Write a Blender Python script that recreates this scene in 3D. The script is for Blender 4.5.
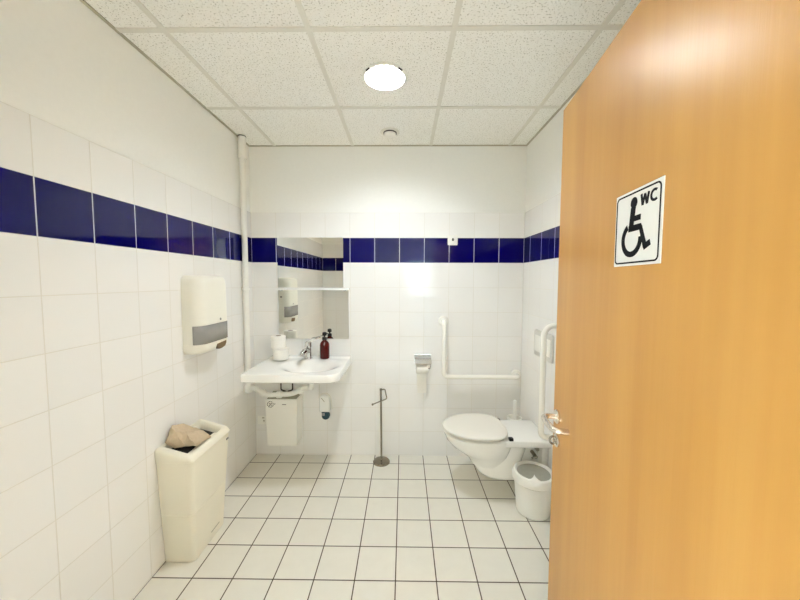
import bpy, bmesh, math, random
from mathutils import Vector, Matrix

S = bpy.context.scene
for o in list(bpy.data.objects):
    bpy.data.objects.remove(o)
COL = S.collection
PI = math.pi

# ------------------------------------------------------------------ measures
XL, XR, YB, YF = -1.2354, 0.9646, 2.5986, 0.313      # tiled faces of the room
ZC, T = 2.5335, 0.2
JX, JY, JZ = -1.0354, 2.4739, 0.0072                 # tile joint phases
TILE_TOP = JZ + 10 * T
CAM = Vector((0, 0, 1.4621))

# ------------------------------------------------------------------ camera
cd = bpy.data.cameras.new('camera')
cd.sensor_width = 36.0
cd.lens = 36.0 * 319.56 / 800.0
cd.clip_start = 0.02
cam = bpy.data.objects.new('camera', cd)
COL.objects.link(cam)
cam.matrix_world = (Matrix.Translation(CAM) @ Matrix.Rotation(0.01159, 4, 'Z')
                    @ Matrix.Rotation(PI / 2 - 0.06008, 4, 'X') @ Matrix.Rotation(0.00286, 4, 'Z'))
S.camera = cam

# ------------------------------------------------------------------ world, large lights, exposure
W = bpy.data.worlds.new('world')
S.world = W
W.use_nodes = True
bg = W.node_tree.nodes['Background']
bg.inputs[0].default_value = (0.60, 0.85, 1.0, 1)
bg.inputs[1].default_value = 8.5

WIN = (0.06, 0.74, 0.12, 2.02, -2.9)                  # corridor window x0 x1 z0 z1 y
pl = bpy.data.lights.new('daylight_portal', 'AREA')
pl.shape = 'RECTANGLE'
pl.size, pl.size_y = WIN[1] - WIN[0], WIN[3] - WIN[2]
pl.cycles.is_portal = True
po = bpy.data.objects.new('daylight_portal', pl)
COL.objects.link(po)
po.location = ((WIN[0] + WIN[1]) / 2, WIN[4] - 0.11, (WIN[2] + WIN[3]) / 2)
po.rotation_euler = (PI / 2, 0, 0)

LAMP_W = 21.5          # recessed lamp over the room
HALL_FILL_W = 110.0          # added fill light in the corridor, out of view
LAMP_COL = (0.83, 0.90, 0.98)

S.view_settings.view_transform = 'Standard'
S.view_settings.look = 'None'
S.view_settings.gamma = 1.0
S.view_settings.exposure = 0.29
try:
    S.view_settings.use_curve_mapping = False
    S.cycles.max_bounces = 20
    S.cycles.diffuse_bounces = 18
    S.cycles.glossy_bounces = 6
    S.cycles.transmission_bounces = 8
    S.cycles.caustics_reflective = True
    S.cycles.caustics_refractive = False
    S.cycles.sample_clamp_indirect = 10.0
    S.cycles.use_denoising = True
except Exception:
    pass


# ------------------------------------------------------------------ materials
def lin(c):
    out = []
    for v in c[:3]:
        v = v / 255.0
        out.append(v / 12.92 if v <= 0.04045 else ((v + 0.055) / 1.055) ** 2.4)
    return (out[0], out[1], out[2], 1)


class NT:
    def __init__(s, name):
        s.m = bpy.data.materials.new(name)
        s.m.use_nodes = True
        s.t = s.m.node_tree
        s.b = s.t.nodes['Principled BSDF']

    def n(s, typ, **kw):
        nd = s.t.nodes.new(typ)
        for k, v in kw.items():
            setattr(nd, k, v)
        return nd

    def put(s, sock, val):
        if isinstance(val, bpy.types.NodeSocket):
            s.t.links.new(val, sock)
        else:
            sock.default_value = val

    def math(s, op, a, b=None, c=None, clamp=False):
        nd = s.n('ShaderNodeMath', operation=op, use_clamp=clamp)
        s.put(nd.inputs[0], a)
        if b is not None:
            s.put(nd.inputs[1], b)
        if c is not None:
            s.put(nd.inputs[2], c)
        return nd.outputs[0]

    def mix(s, f, a, b):
        nd = s.n('ShaderNodeMix', data_type='RGBA')
        s.put(nd.inputs[0], f)
        s.put(nd.inputs[6], a)
        s.put(nd.inputs[7], b)
        return nd.outputs[2]

    def ramp(s, v, a, b):
        nd = s.n('ShaderNodeMapRange', interpolation_type='SMOOTHSTEP')
        s.put(nd.inputs[0], v)
        nd.inputs[1].default_value = a
        nd.inputs[2].default_value = b
        return nd.outputs[0]

    def noise(s, vec, scale, detail=2.0, rough=0.5):
        nd = s.n('ShaderNodeTexNoise')
        if vec is not None:
            s.put(nd.inputs['Vector'], vec)
        nd.inputs['Scale'].default_value = scale
        nd.inputs['Detail'].default_value = detail
        nd.inputs['Roughness'].default_value = rough
        return nd.outputs[0]

    def pos(s):
        g = s.n('ShaderNodeNewGeometry')
        x = s.n('ShaderNodeSeparateXYZ')
        s.t.links.new(g.outputs['Position'], x.inputs[0])
        return g.outputs['Position'], x.outputs

    def bump(s, h, strength=1.0, dist=0.001):
        nd = s.n('ShaderNodeBump')
        nd.inputs['Strength'].default_value = strength
        nd.inputs['Distance'].default_value = dist
        s.put(nd.inputs['Height'], h)
        s.t.links.new(nd.outputs[0], s.b.inputs['Normal'])

    def scale_vec(s, vec, sc):
        nd = s.n('ShaderNodeVectorMath', operation='MULTIPLY')
        s.put(nd.inputs[0], vec)
        nd.inputs[1].default_value = sc
        return nd.outputs[0]


def plain(name, rgb, rough=0.5, metal=0.0, spec=0.5, var=0.03, nscale=30.0, bump=0.0, coat=0.0, trans=0.0, ior=1.5):
    k = NT(name)
    p, _ = k.pos()
    nz = k.noise(p, nscale, 3.0)
    c = lin(rgb)
    d = tuple(max(0, v * (1 - 2 * var)) for v in c[:3]) + (1,)
    k.put(k.b.inputs['Base Color'], k.mix(nz, d, c))
    k.b.inputs['Roughness'].default_value = rough
    k.b.inputs['Metallic'].default_value = metal
    k.b.inputs['Specular IOR Level'].default_value = spec
    k.b.inputs['Coat Weight'].default_value = coat
    k.b.inputs['Transmission Weight'].default_value = trans
    k.b.inputs['IOR'].default_value = ior
    if bump:
        k.bump(nz, bump, 0.002)
    return k.m


def emit(name, rgb, strength):
    k = NT(name)
    k.b.inputs['Base Color'].default_value = lin(rgb)
    k.b.inputs['Emission Color'].default_value = lin(rgb)
    k.b.inputs['Emission Strength'].default_value = strength
    return k.m


def tile_nodes(k, a, b, oa, ob, half, tilt):
    """joint mask, tile height and cell random for a square grid in coordinates a, b"""
    ua = k.math('DIVIDE', k.math('SUBTRACT', a, oa), T)
    ub = k.math('DIVIDE', k.math('SUBTRACT', b, ob), T)
    fa, fb = k.math('FRACT', ua), k.math('FRACT', ub)
    da = k.math('MULTIPLY', k.math('MINIMUM', fa, k.math('SUBTRACT', 1.0, fa)), T)
    db = k.math('MULTIPLY', k.math('MINIMUM', fb, k.math('SUBTRACT', 1.0, fb)), T)
    d = k.math('MINIMUM', da, db)
    tile = k.ramp(d, half * 0.7, half * 1.3)
    cell = k.n('ShaderNodeCombineXYZ')
    k.put(cell.inputs[0], k.math('FLOOR', ua))
    k.put(cell.inputs[1], k.math('FLOOR', ub))
    wn = k.n('ShaderNodeTexWhiteNoise')
    k.t.links.new(cell.outputs[0], wn.inputs['Vector'])
    sep = k.n('ShaderNodeSeparateColor')
    k.t.links.new(wn.outputs['Color'], sep.inputs[0])
    t1 = k.math('MULTIPLY', k.math('SUBTRACT', sep.outputs[0], 0.5), k.math('MULTIPLY', fa, tilt))
    t2 = k.math('MULTIPLY', k.math('SUBTRACT', sep.outputs[1], 0.5), k.math('MULTIPLY', fb, tilt))
    edge = k.ramp(d, half * 0.6, half * 2.2)
    h = k.math('ADD', edge, k.math('ADD', t1, t2))
    return tile, h, sep.outputs[2], da, db


def wall_tile(name, axis, off):
    k = NT(name)
    p, xyz = k.pos()
    tile, h, rnd, da, db = tile_nodes(k, xyz[axis], xyz[2], off, JZ, 0.0013, 1.0)
    z = xyz[2]
    blue = k.math('MULTIPLY', k.math('GREATER_THAN', z, JZ + 8 * T), k.math('LESS_THAN', z, JZ + 9 * T))
    wc = k.mix(rnd, lin((239, 237, 233)), lin((236, 234, 230)))
    bc = k.mix(rnd, lin((2, 1, 66)), lin((4, 2, 82)))
    col = k.mix(blue, wc, bc)
    # the joints of the blue course are wider and paler than those of the white field
    wide = k.math('MULTIPLY', blue, k.math('LESS_THAN', da, 0.0021))
    grout = k.mix(blue, lin((222, 217, 206)), lin((206, 206, 214)))
    jt = k.math('MAXIMUM', k.math('SUBTRACT', 1.0, tile), wide)
    k.put(k.b.inputs['Base Color'], k.mix(jt, col, grout))
    k.put(k.b.inputs['Roughness'], k.math('ADD', k.math('MULTIPLY', jt, 0.5), 0.045))
    k.b.inputs['Specular IOR Level'].default_value = 0.34
    wob = k.noise(p, 9.0, 1.0)
    k.bump(k.math('ADD', h, k.math('MULTIPLY', wob, 1.0)), 0.5, 0.0016)
    return k.m


def floor_tile():
    k = NT('floor_tiles_beige_grey')
    p, xyz = k.pos()
    tile, h, rnd, da, db = tile_nodes(k, xyz[0], xyz[1], JX, JY, 0.0028, 0.5)
    mott = k.noise(p, 14.0, 4.0, 0.6)
    c = k.mix(mott, lin((222, 218, 206)), lin((232, 229, 218)))
    c = k.mix(k.math('MULTIPLY', rnd, 0.35), c, lin((220, 216, 205)))
    dirt = k.noise(p, 3.0, 2.0)
    g = k.mix(dirt, lin((62, 50, 34)), lin((96, 82, 62)))
    k.put(k.b.inputs['Base Color'], k.mix(tile, g, c))
    k.put(k.b.inputs['Roughness'], k.math('SUBTRACT', 0.9, k.math('MULTIPLY', tile, 0.5)))
    fine = k.noise(p, 160.0, 2.0)
    k.bump(k.math('ADD', h, k.math('MULTIPLY', fine, 0.12)), 0.6, 0.0012)
    return k.m


def ceiling_board():
    k = NT('fissured_mineral_board')
    p, _ = k.pos()
    w = k.noise(p, 40.0, 1.0)
    n1 = k.noise(p, 135.0, 1.5, 0.6)
    m = k.ramp(n1, 0.40, 0.345)
    nd = k.n('ShaderNodeTexVoronoi', feature='F1')
    k.put(nd.inputs['Vector'], p)
    nd.inputs['Scale'].default_value = 170.0
    pin = k.ramp(nd.outputs['Distance'], 0.17, 0.10)
    m = k.math('MAXIMUM', m, k.math('MULTIPLY', pin, 0.8))
    base = k.mix(w, lin((243, 241, 233)), lin((249, 248, 243)))
    k.put(k.b.inputs['Base Color'], k.mix(k.math('MULTIPLY', m, 0.62), base, lin((140, 132, 110))))
    k.b.inputs['Roughness'].default_value = 0.9
    k.b.inputs['Specular IOR Level'].default_value = 0.2
    k.bump(k.math('SUBTRACT', k.math('MULTIPLY', w, 0.3), m), 0.6, 0.002)
    return k.m


def beech():
    k = NT('beech_veneer')
    tc = k.n('ShaderNodeTexCoord')
    v = tc.outputs['Object']
    broad = k.noise(k.scale_vec(v, (7.0, 11.0, 0.7)), 1.0, 3.5, 0.6)
    fine = k.noise(k.scale_vec(v, (60.0, 150.0, 2.2)), 1.0, 4.0, 0.65)
    fleck = k.noise(k.scale_vec(v, (200.0, 380.0, 26.0)), 1.0, 2.0)
    c = k.mix(broad, lin((171, 120, 56)), lin((204, 158, 87)))
    c = k.mix(k.math('MULTIPLY', k.ramp(fine, 0.42, 0.72), 0.16), c, lin((194, 138, 74)))
    c = k.mix(k.math('MULTIPLY', k.ramp(fleck, 0.62, 0.72), 0.07), c, lin((172, 118, 62)))
    k.put(k.b.inputs['Base Color'], c)
    k.put(k.b.inputs['Roughness'], k.math('ADD', 0.27, k.math('MULTIPLY', fine, 0.1)))
    k.b.inputs['Specular IOR Level'].default_value = 0.32
    k.bump(fine, 0.16, 0.0012)
    return k.m


M = {}
M['tile_left'] = wall_tile('wall_tiles_along_depth', 1, JY)
M['tile_back'] = wall_tile('wall_tiles_along_width', 0, JX)
M['floor'] = floor_tile()
M['board'] = ceiling_board()
M['beech'] = beech()
M['plaster'] = plain('white_wall_paint', (244, 243, 238), 0.75, spec=0.25, var=0.02, nscale=60, bump=0.12)
M['grid'] = plain('ceiling_grid_paint', (228, 225, 214), 0.6, var=0.04)
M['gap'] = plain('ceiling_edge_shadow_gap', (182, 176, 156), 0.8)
M['ceramic'] = plain('white_glazed_ceramic', (243, 241, 235), 0.12, var=0.01, coat=0.3)
M['seat'] = plain('white_seat_plastic', (233, 229, 219), 0.25, var=0.01)
M['plastic'] = plain('white_plastic', (242, 240, 232), 0.32, var=0.015)
M['cream'] = plain('cream_bin_plastic', (240, 234, 215), 0.4, var=0.02, nscale=8)
M['ivory'] = plain('ivory_dispenser_plastic', (238, 234, 220), 0.3, var=0.015)
M['pipe'] = plain('white_painted_pipe', (238, 235, 227), 0.4, var=0.02)
M['rail'] = plain('white_nylon_rail', (245, 242, 233), 0.25, var=0.01)
M['smoke'] = plain('grey_smoked_window', (150, 147, 142), 0.22, var=0.04)
M['chrome'] = plain('chrome', (215, 214, 212), 0.12, metal=1.0, var=0.02)
M['steel'] = plain('brushed_steel', (150, 142, 128), 0.24, metal=1.0, var=0.08, nscale=80)
M['nickel'] = plain('satin_nickel', (232, 224, 212), 0.22, metal=1.0, var=0.04)
M['black'] = plain('black_plastic', (16, 15, 15), 0.35)
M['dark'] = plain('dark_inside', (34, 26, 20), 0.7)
M['rubber'] = plain('dark_brown_hose', (62, 44, 32), 0.5)
M['teal'] = plain('dark_teal_plastic', (16, 52, 60), 0.35)
M['paper'] = plain('white_tissue_paper', (244, 240, 231), 0.85, spec=0.2, var=0.04, nscale=90, bump=0.2)
M['kraft'] = plain('brown_recycled_paper', (206, 186, 158), 0.85, spec=0.2, var=0.1, nscale=60, bump=0.2)
M['core'] = plain('grey_card_core', (120, 104, 84), 0.8)
M['sign'] = plain('sign_white', (240, 240, 236), 0.35, var=0.01)
M['ink'] = plain('sign_black', (10, 10, 16), 0.6, spec=0.15)
M['bag'] = plain('grey_bin_liner', (176, 174, 160), 0.4, var=0.12, nscale=25, bump=0.3)
M['box_top_shade'] = plain('shaded_box_top', (150, 146, 122), 0.5)  # shade of the basin above put into the colour of the box top
M['glassy'] = plain('white_back_painted_glass', (240, 240, 236), 0.08, var=0.0, coat=0.5)
M['hallfloor'] = plain('corridor_linoleum', (205, 202, 196), 0.25, var=0.06, nscale=6)
M['hallwall'] = plain('corridor_wall_paint', (244, 243, 240), 0.7, spec=0.25, var=0.02)
M['frame'] = plain('white_window_frame', (228, 228, 224), 0.4)
M['amber'] = plain('amber_glass', (84, 13, 5), 0.1, spec=0.4, var=0.05)

k = NT('mirror_silver')
k.b.inputs['Base Color'].default_value = (0.80, 0.815, 0.79, 1)
k.b.inputs['Metallic'].default_value = 1.0
k.b.inputs['Roughness'].default_value = 0.015
M['mirror'] = k.m
M['lampglow'] = emit('fluorescent_tube_glow', (255, 250, 238), 9.0)
k = NT('lamp_reflector')
k.b.inputs['Base Color'].default_value = (0.86, 0.85, 0.82, 1)
k.b.inputs['Roughness'].default_value = 0.3
k.b.inputs['Metallic'].default_value = 0.6
M['reflector'] = k.m


# ------------------------------------------------------------------ mesh helpers
class MB:
    def __init__(s, xf=None):
        s.bm = bmesh.new()
        s.xf = xf

    def v(s, p):
        p = Vector(p)
        return s.bm.verts.new(s.xf(p) if s.xf else p)

    def face(s, vs):
        try:
            return s.bm.faces.new(vs)
        except ValueError:
            return None

    def loft(s, rings, cap0=True, cap1=True, closed=True):
        R = [[s.v(p) for p in r] for r in rings]
        n = len(R[0])
        for a, b in zip(R, R[1:]):
            for i in range(n if closed else n - 1):
                j = (i + 1) % n
                s.face([a[i], a[j], b[j], b[i]])
        if cap0:
            s.face(list(reversed(R[0])))
        if cap1:
            s.face(R[-1])
        return s

    def box(s, a, b, r=0.0, seg=2):
        """axis aligned box; r rounds its edges"""
        x0, y0, z0 = (min(a[i], b[i]) for i in range(3))
        x1, y1, z1 = (max(a[i], b[i]) for i in range(3))
        t = bmesh.new()
        bmesh.ops.create_cube(t, size=1.0)
        for q in t.verts:
            q.co = Vector(((x0 + x1) / 2 + q.co.x * (x1 - x0), (y0 + y1) / 2 + q.co.y * (y1 - y0), (z0 + z1) / 2 + q.co.z * (z1 - z0)))
        if r:
            bmesh.ops.bevel(t, geom=t.edges[:], offset=r, segments=seg, profile=0.5, affect='EDGES')
        s.take(t)
        return s

    def take(s, t):
        m = {}
        for q in t.verts:
            m[q.index if q.index >= 0 else id(q)] = None
        t.verts.index_update()
        vs = [s.v(q.co) for q in t.verts]
        for f in t.faces:
            s.face([vs[q.index] for q in f.verts])
        t.free()

    def tube(s, pts, r, n=14, caps=True):
        pts = [Vector(p) for p in pts]
        rad = r if isinstance(r, (list, tuple)) else [r] * len(pts)
        rings = []
        up = None
        for i, p in enumerate(pts):
            d = (pts[min(i + 1, len(pts) - 1)] - pts[max(i - 1, 0)]).normalized()
            if up is None:
                up = Vector((0, 0, 1)) if abs(d.z) < 0.9 else Vector((1, 0, 0))
            a = (up - d * up.dot(d)).normalized()
            up = a
            b = d.cross(a)
            rings.append([p + (a * math.cos(2 * PI * k / n) + b * math.sin(2 * PI * k / n)) * rad[i] for k in range(n)])
        s.loft(rings, caps, caps)
        return s

    def lathe(s, prof, o, axis=(0, 0, 1), n=32, caps=True):
        o = Vector(o)
        ax = Vector(axis).normalized()
        a = Vector((1, 0, 0)) if abs(ax.x) < 0.9 else Vector((0, 1, 0))
        a = (a - ax * a.dot(ax)).normalized()
        b = ax.cross(a)
        s.loft([[o + ax * h + (a * math.cos(2 * PI * k / n) + b * math.sin(2 * PI * k / n)) * max(r, 1e-5) for k in range(n)] for r, h in prof], caps, caps)
        return s

    def prism(s, poly, f0, f1):
        """poly: list of 2-D points; f0/f1 map them to the two faces"""
        s.loft([[f0(p) for p in poly], [f1(p) for p in poly]])
        return s

    def build(s, name, mat, parent=None, smooth=35, bevel=0.0, origin=None):
        bm = s.bm
        bmesh.ops.remove_doubles(bm, verts=bm.verts[:], dist=1e-6)
        bmesh.ops.recalc_face_normals(bm, faces=bm.faces[:])
        base = Vector((0, 0, 0))
        if parent is not None:
            q = parent
            while q is not None:
                base += q.location
                q = q.parent
        elif len(bm.verts):
            lo = [min(v.co[i] for v in bm.verts) for i in range(3)]
            hi = [max(v.co[i] for v in bm.verts) for i in range(3)]
            base = Vector(origin) if origin else Vector(((lo[0] + hi[0]) / 2, (lo[1] + hi[1]) / 2, lo[2]))
        for v in bm.verts:
            v.co -= base
        me = bpy.data.meshes.new(name)
        bm.to_mesh(me)
        bm.free()
        me.materials.append(mat)
        if smooth:
            for p in me.polygons:
                p.use_smooth = True
            me.set_sharp_from_angle(angle=math.radians(smooth))
        o = bpy.data.objects.new(name, me)
        COL.objects.link(o)
        if parent is not None:
            o.parent = parent
        else:
            o.location = base
        if bevel:
            bv = o.modifiers.new('bevel', 'BEVEL')
            bv.width = bevel
            bv.segments = 2
            bv.limit_method = 'ANGLE'
        return o


def tag(o, label, cat, group=None):
    o['label'] = label
    o['category'] = cat
    if group:
        o['group'] = group
    return o


def thing(name, loc, label, cat, group=None):
    o = bpy.data.objects.new(name, None)
    o.empty_display_size = 0.05
    COL.objects.link(o)
    o.location = loc
    return tag(o, label, cat, group)


def struct(o):
    o['kind'] = 'structure'
    return o


def arc(c, r, a0, a1, n, plane):
    """points on a circle; plane maps (u, v) offsets to a vector"""
    return [Vector(c) + plane(r * math.cos(a0 + (a1 - a0) * i / n), r * math.sin(a0 + (a1 - a0) * i / n)) for i in range(n + 1)]


def round_path(pts, r, n=6):
    """polyline with its inner corners rounded"""
    pts = [Vector(p) for p in pts]
    out = [pts[0]]
    for a, b, c in zip(pts, pts[1:], pts[2:]):
        rr = min(r, (a - b).length * 0.49, (c - b).length * 0.49)
        p, q = b + (a - b).normalized() * rr, b + (c - b).normalized() * rr
        for i in range(n + 1):
            t = i / n
            out.append(p * (1 - t) ** 2 + b * 2 * t * (1 - t) + q * t * t)
    out.append(pts[-1])
    return out


def rrect(x0, x1, y0, y1, r, n=6):
    """rounded rectangle outline, r may be four radii (x1y1, x0y1, x0y0, x1y0)"""
    rs = r if isinstance(r, (list, tuple)) else [r] * 4
    out = []
    for (cx, cy, sx, sy, a), q in zip(((x1, y1, -1, -1, 0), (x0, y1, 1, -1, PI / 2), (x0, y0, 1, 1, PI), (x1, y0, -1, 1, 1.5 * PI)), rs):
        for i in range(n + 1):
            t = a + PI / 2 * i / n
            out.append((cx + sx * q + q * math.cos(t), cy + sy * q + q * math.sin(t)))
    return out


# ------------------------------------------------------------------ room shell
def slab(name, a, b, mat, parent=None):
    return MB().box(a, b).build(name, mat, parent, smooth=0)


TH = 0.007
f = struct(slab('floor', (XL - 0.1, YF - 0.1, -0.1), (XR + 0.1, YB + 0.1, 0), M['floor']))
wl = struct(slab('wall_left', (XL - 0.12, YF - 0.1, 0), (XL - TH, YB + 0.1, ZC + 0.1), M['plaster']))
struct(slab('wall_tiles', (XL - TH, YF - TH, 0), (XL, YB, TILE_TOP), M['tile_left'], wl))
wr = struct(slab('wall_right', (XR + TH, YF - 0.1, 0), (XR + 0.12, YB + 0.1, ZC + 0.1), M['plaster']))
struct(slab('wall_tiles', (XR, YF - TH, 0), (XR + TH, YB, TILE_TOP), M['tile_left'], wr))
wb = struct(slab('wall_back', (XL - 0.12, YB + TH, 0), (XR + 0.12, YB + 0.12, ZC + 0.1), M['plaster']))
struct(slab('wall_tiles', (XL, YB, 0), (XR, YB + TH, TILE_TOP), M['tile_back'], wb))

DX0, DX1, DZ = -0.475, 0.482, 2.105                    # doorway
YO = 0.10                                             # corridor face of the front wall
b = MB()
b.box((XL - 0.12, YO, 0), (DX0, YF - TH, ZC + 0.1))
b.box((DX1, YO, 0), (XR + 0.12, YF - TH, ZC + 0.1))
b.box((DX0, YO, DZ), (DX1, YF - TH, ZC + 0.1))
wf = struct(b.build('wall_front', M['plaster'], smooth=0))
b = MB()
b.box((XL, YF - TH, 0), (DX0 - 0.05, YF, TILE_TOP))
b.box((DX1 + 0.05, YF - TH, 0), (XR, YF, TILE_TOP))
struct(b.build('wall_tiles', M['tile_back'], wf, smooth=0))
b = MB()
b.box((DX0 - 0.05, YF, 0), (DX0 + 0.01, YF + 0.004, DZ + 0.05))
b.box((DX0 + 0.002, YO + 0.01, 0), (DX0 + 0.01, YF, DZ))
b.box((DX1 - 0.0, YF, 0), (DX1 + 0.05, YF + 0.004, DZ + 0.05))
b.box((DX0 - 0.05, YF, DZ - 0.005), (DX1 + 0.05, YF + 0.004, DZ + 0.05))
struct(b.build('trim_1', M['grid'], smooth=0))

# ceiling with the round holes of the lamp and of the small detector
LP = (-0.103, 1.749)
b = MB()
LR = 0.104


def holed(b, x0, x1, y0, y1, c, r, z, n=48):
    circ = [(c[0] + r * math.cos(2 * PI * i / n), c[1] + r * math.sin(2 * PI * i / n)) for i in range(n)]
    sq = []
    for i in range(n):
        dx, dy = math.cos(2 * PI * i / n), math.sin(2 * PI * i / n)
        t = min((x1 - c[0]) / dx if dx > 1e-9 else ((x0 - c[0]) / dx if dx < -1e-9 else 1e9),
                (y1 - c[1]) / dy if dy > 1e-9 else ((y0 - c[1]) / dy if dy < -1e-9 else 1e9))
        sq.append((c[0] + dx * t, c[1] + dy * t))
    A = [b.v((p[0], p[1], z)) for p in circ]
    B = [b.v((p[0], p[1], z)) for p in sq]
    for i in range(n):
        j = (i + 1) % n
        b.face([A[i], A[j], B[j], B[i]])


hx0, hx1, hy0, hy1 = LP[0] - 0.15, LP[0] + 0.15, LP[1] - 0.15, LP[1] + 0.15
xs = (XL - 0.1, hx0, hx1, XR + 0.1)
ys = (YF - 0.1, hy0, hy1, YB + 0.1)
for i in range(3):
    for j in range(3):
        if i == 1 and j == 1:
            continue
        b.face([b.v((xs[i], ys[j], ZC)), b.v((xs[i + 1], ys[j], ZC)), b.v((xs[i + 1], ys[j + 1], ZC)), b.v((xs[i], ys[j + 1], ZC))])
holed(b, hx0, hx1, hy0, hy1, LP, LR, ZC)
b.box((XL - 0.1, YF - 0.1, ZC + 0.16), (XR + 0.1, YB + 0.1, ZC + 0.2))
ceil = struct(b.build('ceiling', M['board'], smooth=0))
# lay-in grid of the ceiling
GX, GY, GS, GW = -1.0307, YB - 0.554, 0.6206, 0.012
g = MB()
for i in range(4):
    x = GX + GS * i
    g.box((x - GW, YF, ZC - 0.005), (x + GW, YB, ZC + 0.002))
for j in range(-1, 4):
    y = GY - GS * j
    if YF < y < YB - 0.03:
        g.box((XL, y - GW, ZC - 0.0045), (XR, y + GW, ZC + 0.002))
struct(g.build('trim_2', M['grid'], ceil, smooth=0))
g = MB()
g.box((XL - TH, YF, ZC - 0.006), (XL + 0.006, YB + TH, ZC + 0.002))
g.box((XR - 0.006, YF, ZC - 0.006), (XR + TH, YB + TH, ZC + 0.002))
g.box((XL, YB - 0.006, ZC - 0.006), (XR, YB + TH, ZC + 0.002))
struct(g.build('shadow_gap_strip', M['gap'], ceil, smooth=0))  # darker strips painted as the shadow line along the ceiling edges

# corridor behind the doorway, seen only in the reflections of the glazed tiles
CX0, CX1, CY = -1.0, 1.35, WIN[4]
struct(slab('floor_corridor', (CX0 - 0.1, CY - 0.1, -0.1), (CX1 + 0.1, YF - 0.1, 0.0), M['hallfloor']))
struct(slab('ceiling_corridor', (CX0 - 0.1, CY - 0.1, ZC), (CX1 + 0.1, YO, ZC + 0.1), M['hallwall']))
struct(slab('wall_corridor_left', (CX0 - 0.1, CY - 0.1, 0), (CX0, YO, ZC), M['hallwall']))
struct(slab('wall_corridor_right', (CX1, CY - 0.1, 0), (CX1 + 0.1, YO, ZC), M['hallwall']))
b = MB()
b.box((CX0, CY - 0.1, 0), (WIN[0], CY, ZC))
b.box((WIN[1], CY - 0.1, 0), (CX1, CY, ZC))
b.box((WIN[0], CY - 0.1, 0), (WIN[1], CY, WIN[2]))
b.box((WIN[0], CY - 0.1, WIN[3]), (WIN[1], CY, ZC))
struct(b.build('wall_corridor_end', M['hallwall'], smooth=0))
b = MB()
for x in (WIN[0] + 0.02, WIN[1] - 0.02):
    b.box((x - 0.02, CY - 0.08, WIN[2]), (x + 0.02, CY - 0.03, WIN[3]))
for z in (WIN[2] + 0.02, 1.02, WIN[3] - 0.2, WIN[3] - 0.02):
    b.box((WIN[0], CY - 0.08, z - 0.03), (WIN[1], CY - 0.03, z + 0.03))
w1 = struct(b.build('window_1', M['frame'], smooth=0))
MB().box((WIN[0] + 0.03, CY - 0.058, WIN[2] + 0.03), (WIN[1] - 0.03, CY - 0.052, 1.0)).build('streak_pane', plain('frosted_glass', (150, 160, 165), 0.6, trans=0.8, var=0.0), w1, smooth=0)['kind'] = 'structure'  # unseen pane added to reflect as a pale streak in the back tiles

t = thing('corridor_fill_panel', (0.1, -0.75, ZC - 0.04), 'added square fill light on the unseen corridor ceiling behind the doorway', 'lamp')  # unseen light added to bounce off the corridor floor onto the room ceiling
MB().box((-0.2, -1.05, ZC - 0.04), (0.4, -0.45, ZC), 0.006).build('housing', M['plastic'], t)
MB().box((-0.17, -1.02, ZC - 0.043), (0.37, -0.48, ZC - 0.039)).build('fill_glow', emit('corridor_fill_glow', (255, 248, 236), 4.0), t)
ld = bpy.data.lights.new('corridor_fill_light', 'AREA')
ld.shape = 'SQUARE'
ld.size = 0.54
ld.spread = math.radians(58)
ld.energy = HALL_FILL_W
ld.color = (0.83, 0.895, 0.96)
lo = bpy.data.objects.new('corridor_fill_light', ld)
COL.objects.link(lo)
lo.parent = t
lo.location = (0, 0, -0.006)

# ------------------------------------------------------------------ door leaf with sign
HX, HY = 0.4745, 0.335
ang = math.radians(180 - 97.15)
du = Vector((math.cos(ang), math.sin(ang), 0))        # along the leaf away from the hinge
dn = Vector((-du.y, du.x, 0))                         # out of the face towards the room
DW = (1.224 - HY) / du.y


def dxf(p):
    return Vector((HX, HY, 0)) + du * p.x + dn * p.y + Vector((0, 0, p.z))


door = bpy.data.objects.new('door_1', None)
COL.objects.link(door)
door.location = (HX, HY, 0)
door['kind'] = 'structure'
door['label'] = 'beech veneered door standing open at the right of the picture'
door['category'] = 'door'
leaf = MB(dxf).box((0, -0.042, 0.012), (DW, 0, 2.09), 0.0015, 1).build('door_leaf', M['beech'], door, smooth=0)
# lever handle
hs, hz = 0.848, 0.955
h = MB(dxf)
h.tube(round_path([(hs, 0.0, hz), (hs + 0.006, 0.052, hz), (hs - 0.06, 0.058, hz), (hs - 0.122, 0.052, hz), (hs - 0.122, 0.008, hz - 0.002)], 0.025, 8), 0.0105, 16)
hd = h.build('lever_handle', M['nickel'], door, smooth=60)
MB(dxf).lathe([(0.0, 0), (0.026, 0), (0.026, 0.006), (0.023, 0.009), (0.012, 0.009)], (hs, 0, hz), (0, 1, 0)).build('rosette', M['nickel'], hd)
lk = MB(dxf).lathe([(0.0, 0), (0.024, 0), (0.024, 0.006), (0.021, 0.009), (0.0, 0.009)], (hs - 0.004, 0, hz - 0.089), (0, 1, 0)).build('lock_rosette', M['nickel'], door)
b = MB(dxf)
b.tube([(hs - 0.004, 0.006, hz - 0.089), (hs - 0.004, 0.016, hz - 0.089)], 0.006)
b.tube([Vector((hs - 0.004, 0.018, hz - 0.089)) + Vector((0.0, 0.010 * math.cos(a), 0.014 * math.sin(a))) for a in [2 * PI * i / 20 for i in range(21)]], 0.0042, 10)
b.build('thumb_turn', M['steel'], lk, smooth=60)

# sign plate on the leaf: u runs to the right as read, w upwards
SS, SZ, SW, SH = 0.4905, 1.4985, 0.1755, 0.172


def sxf(p):
    return dxf(Vector((SS - p.x, p.z, SZ + p.y)))


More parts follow.
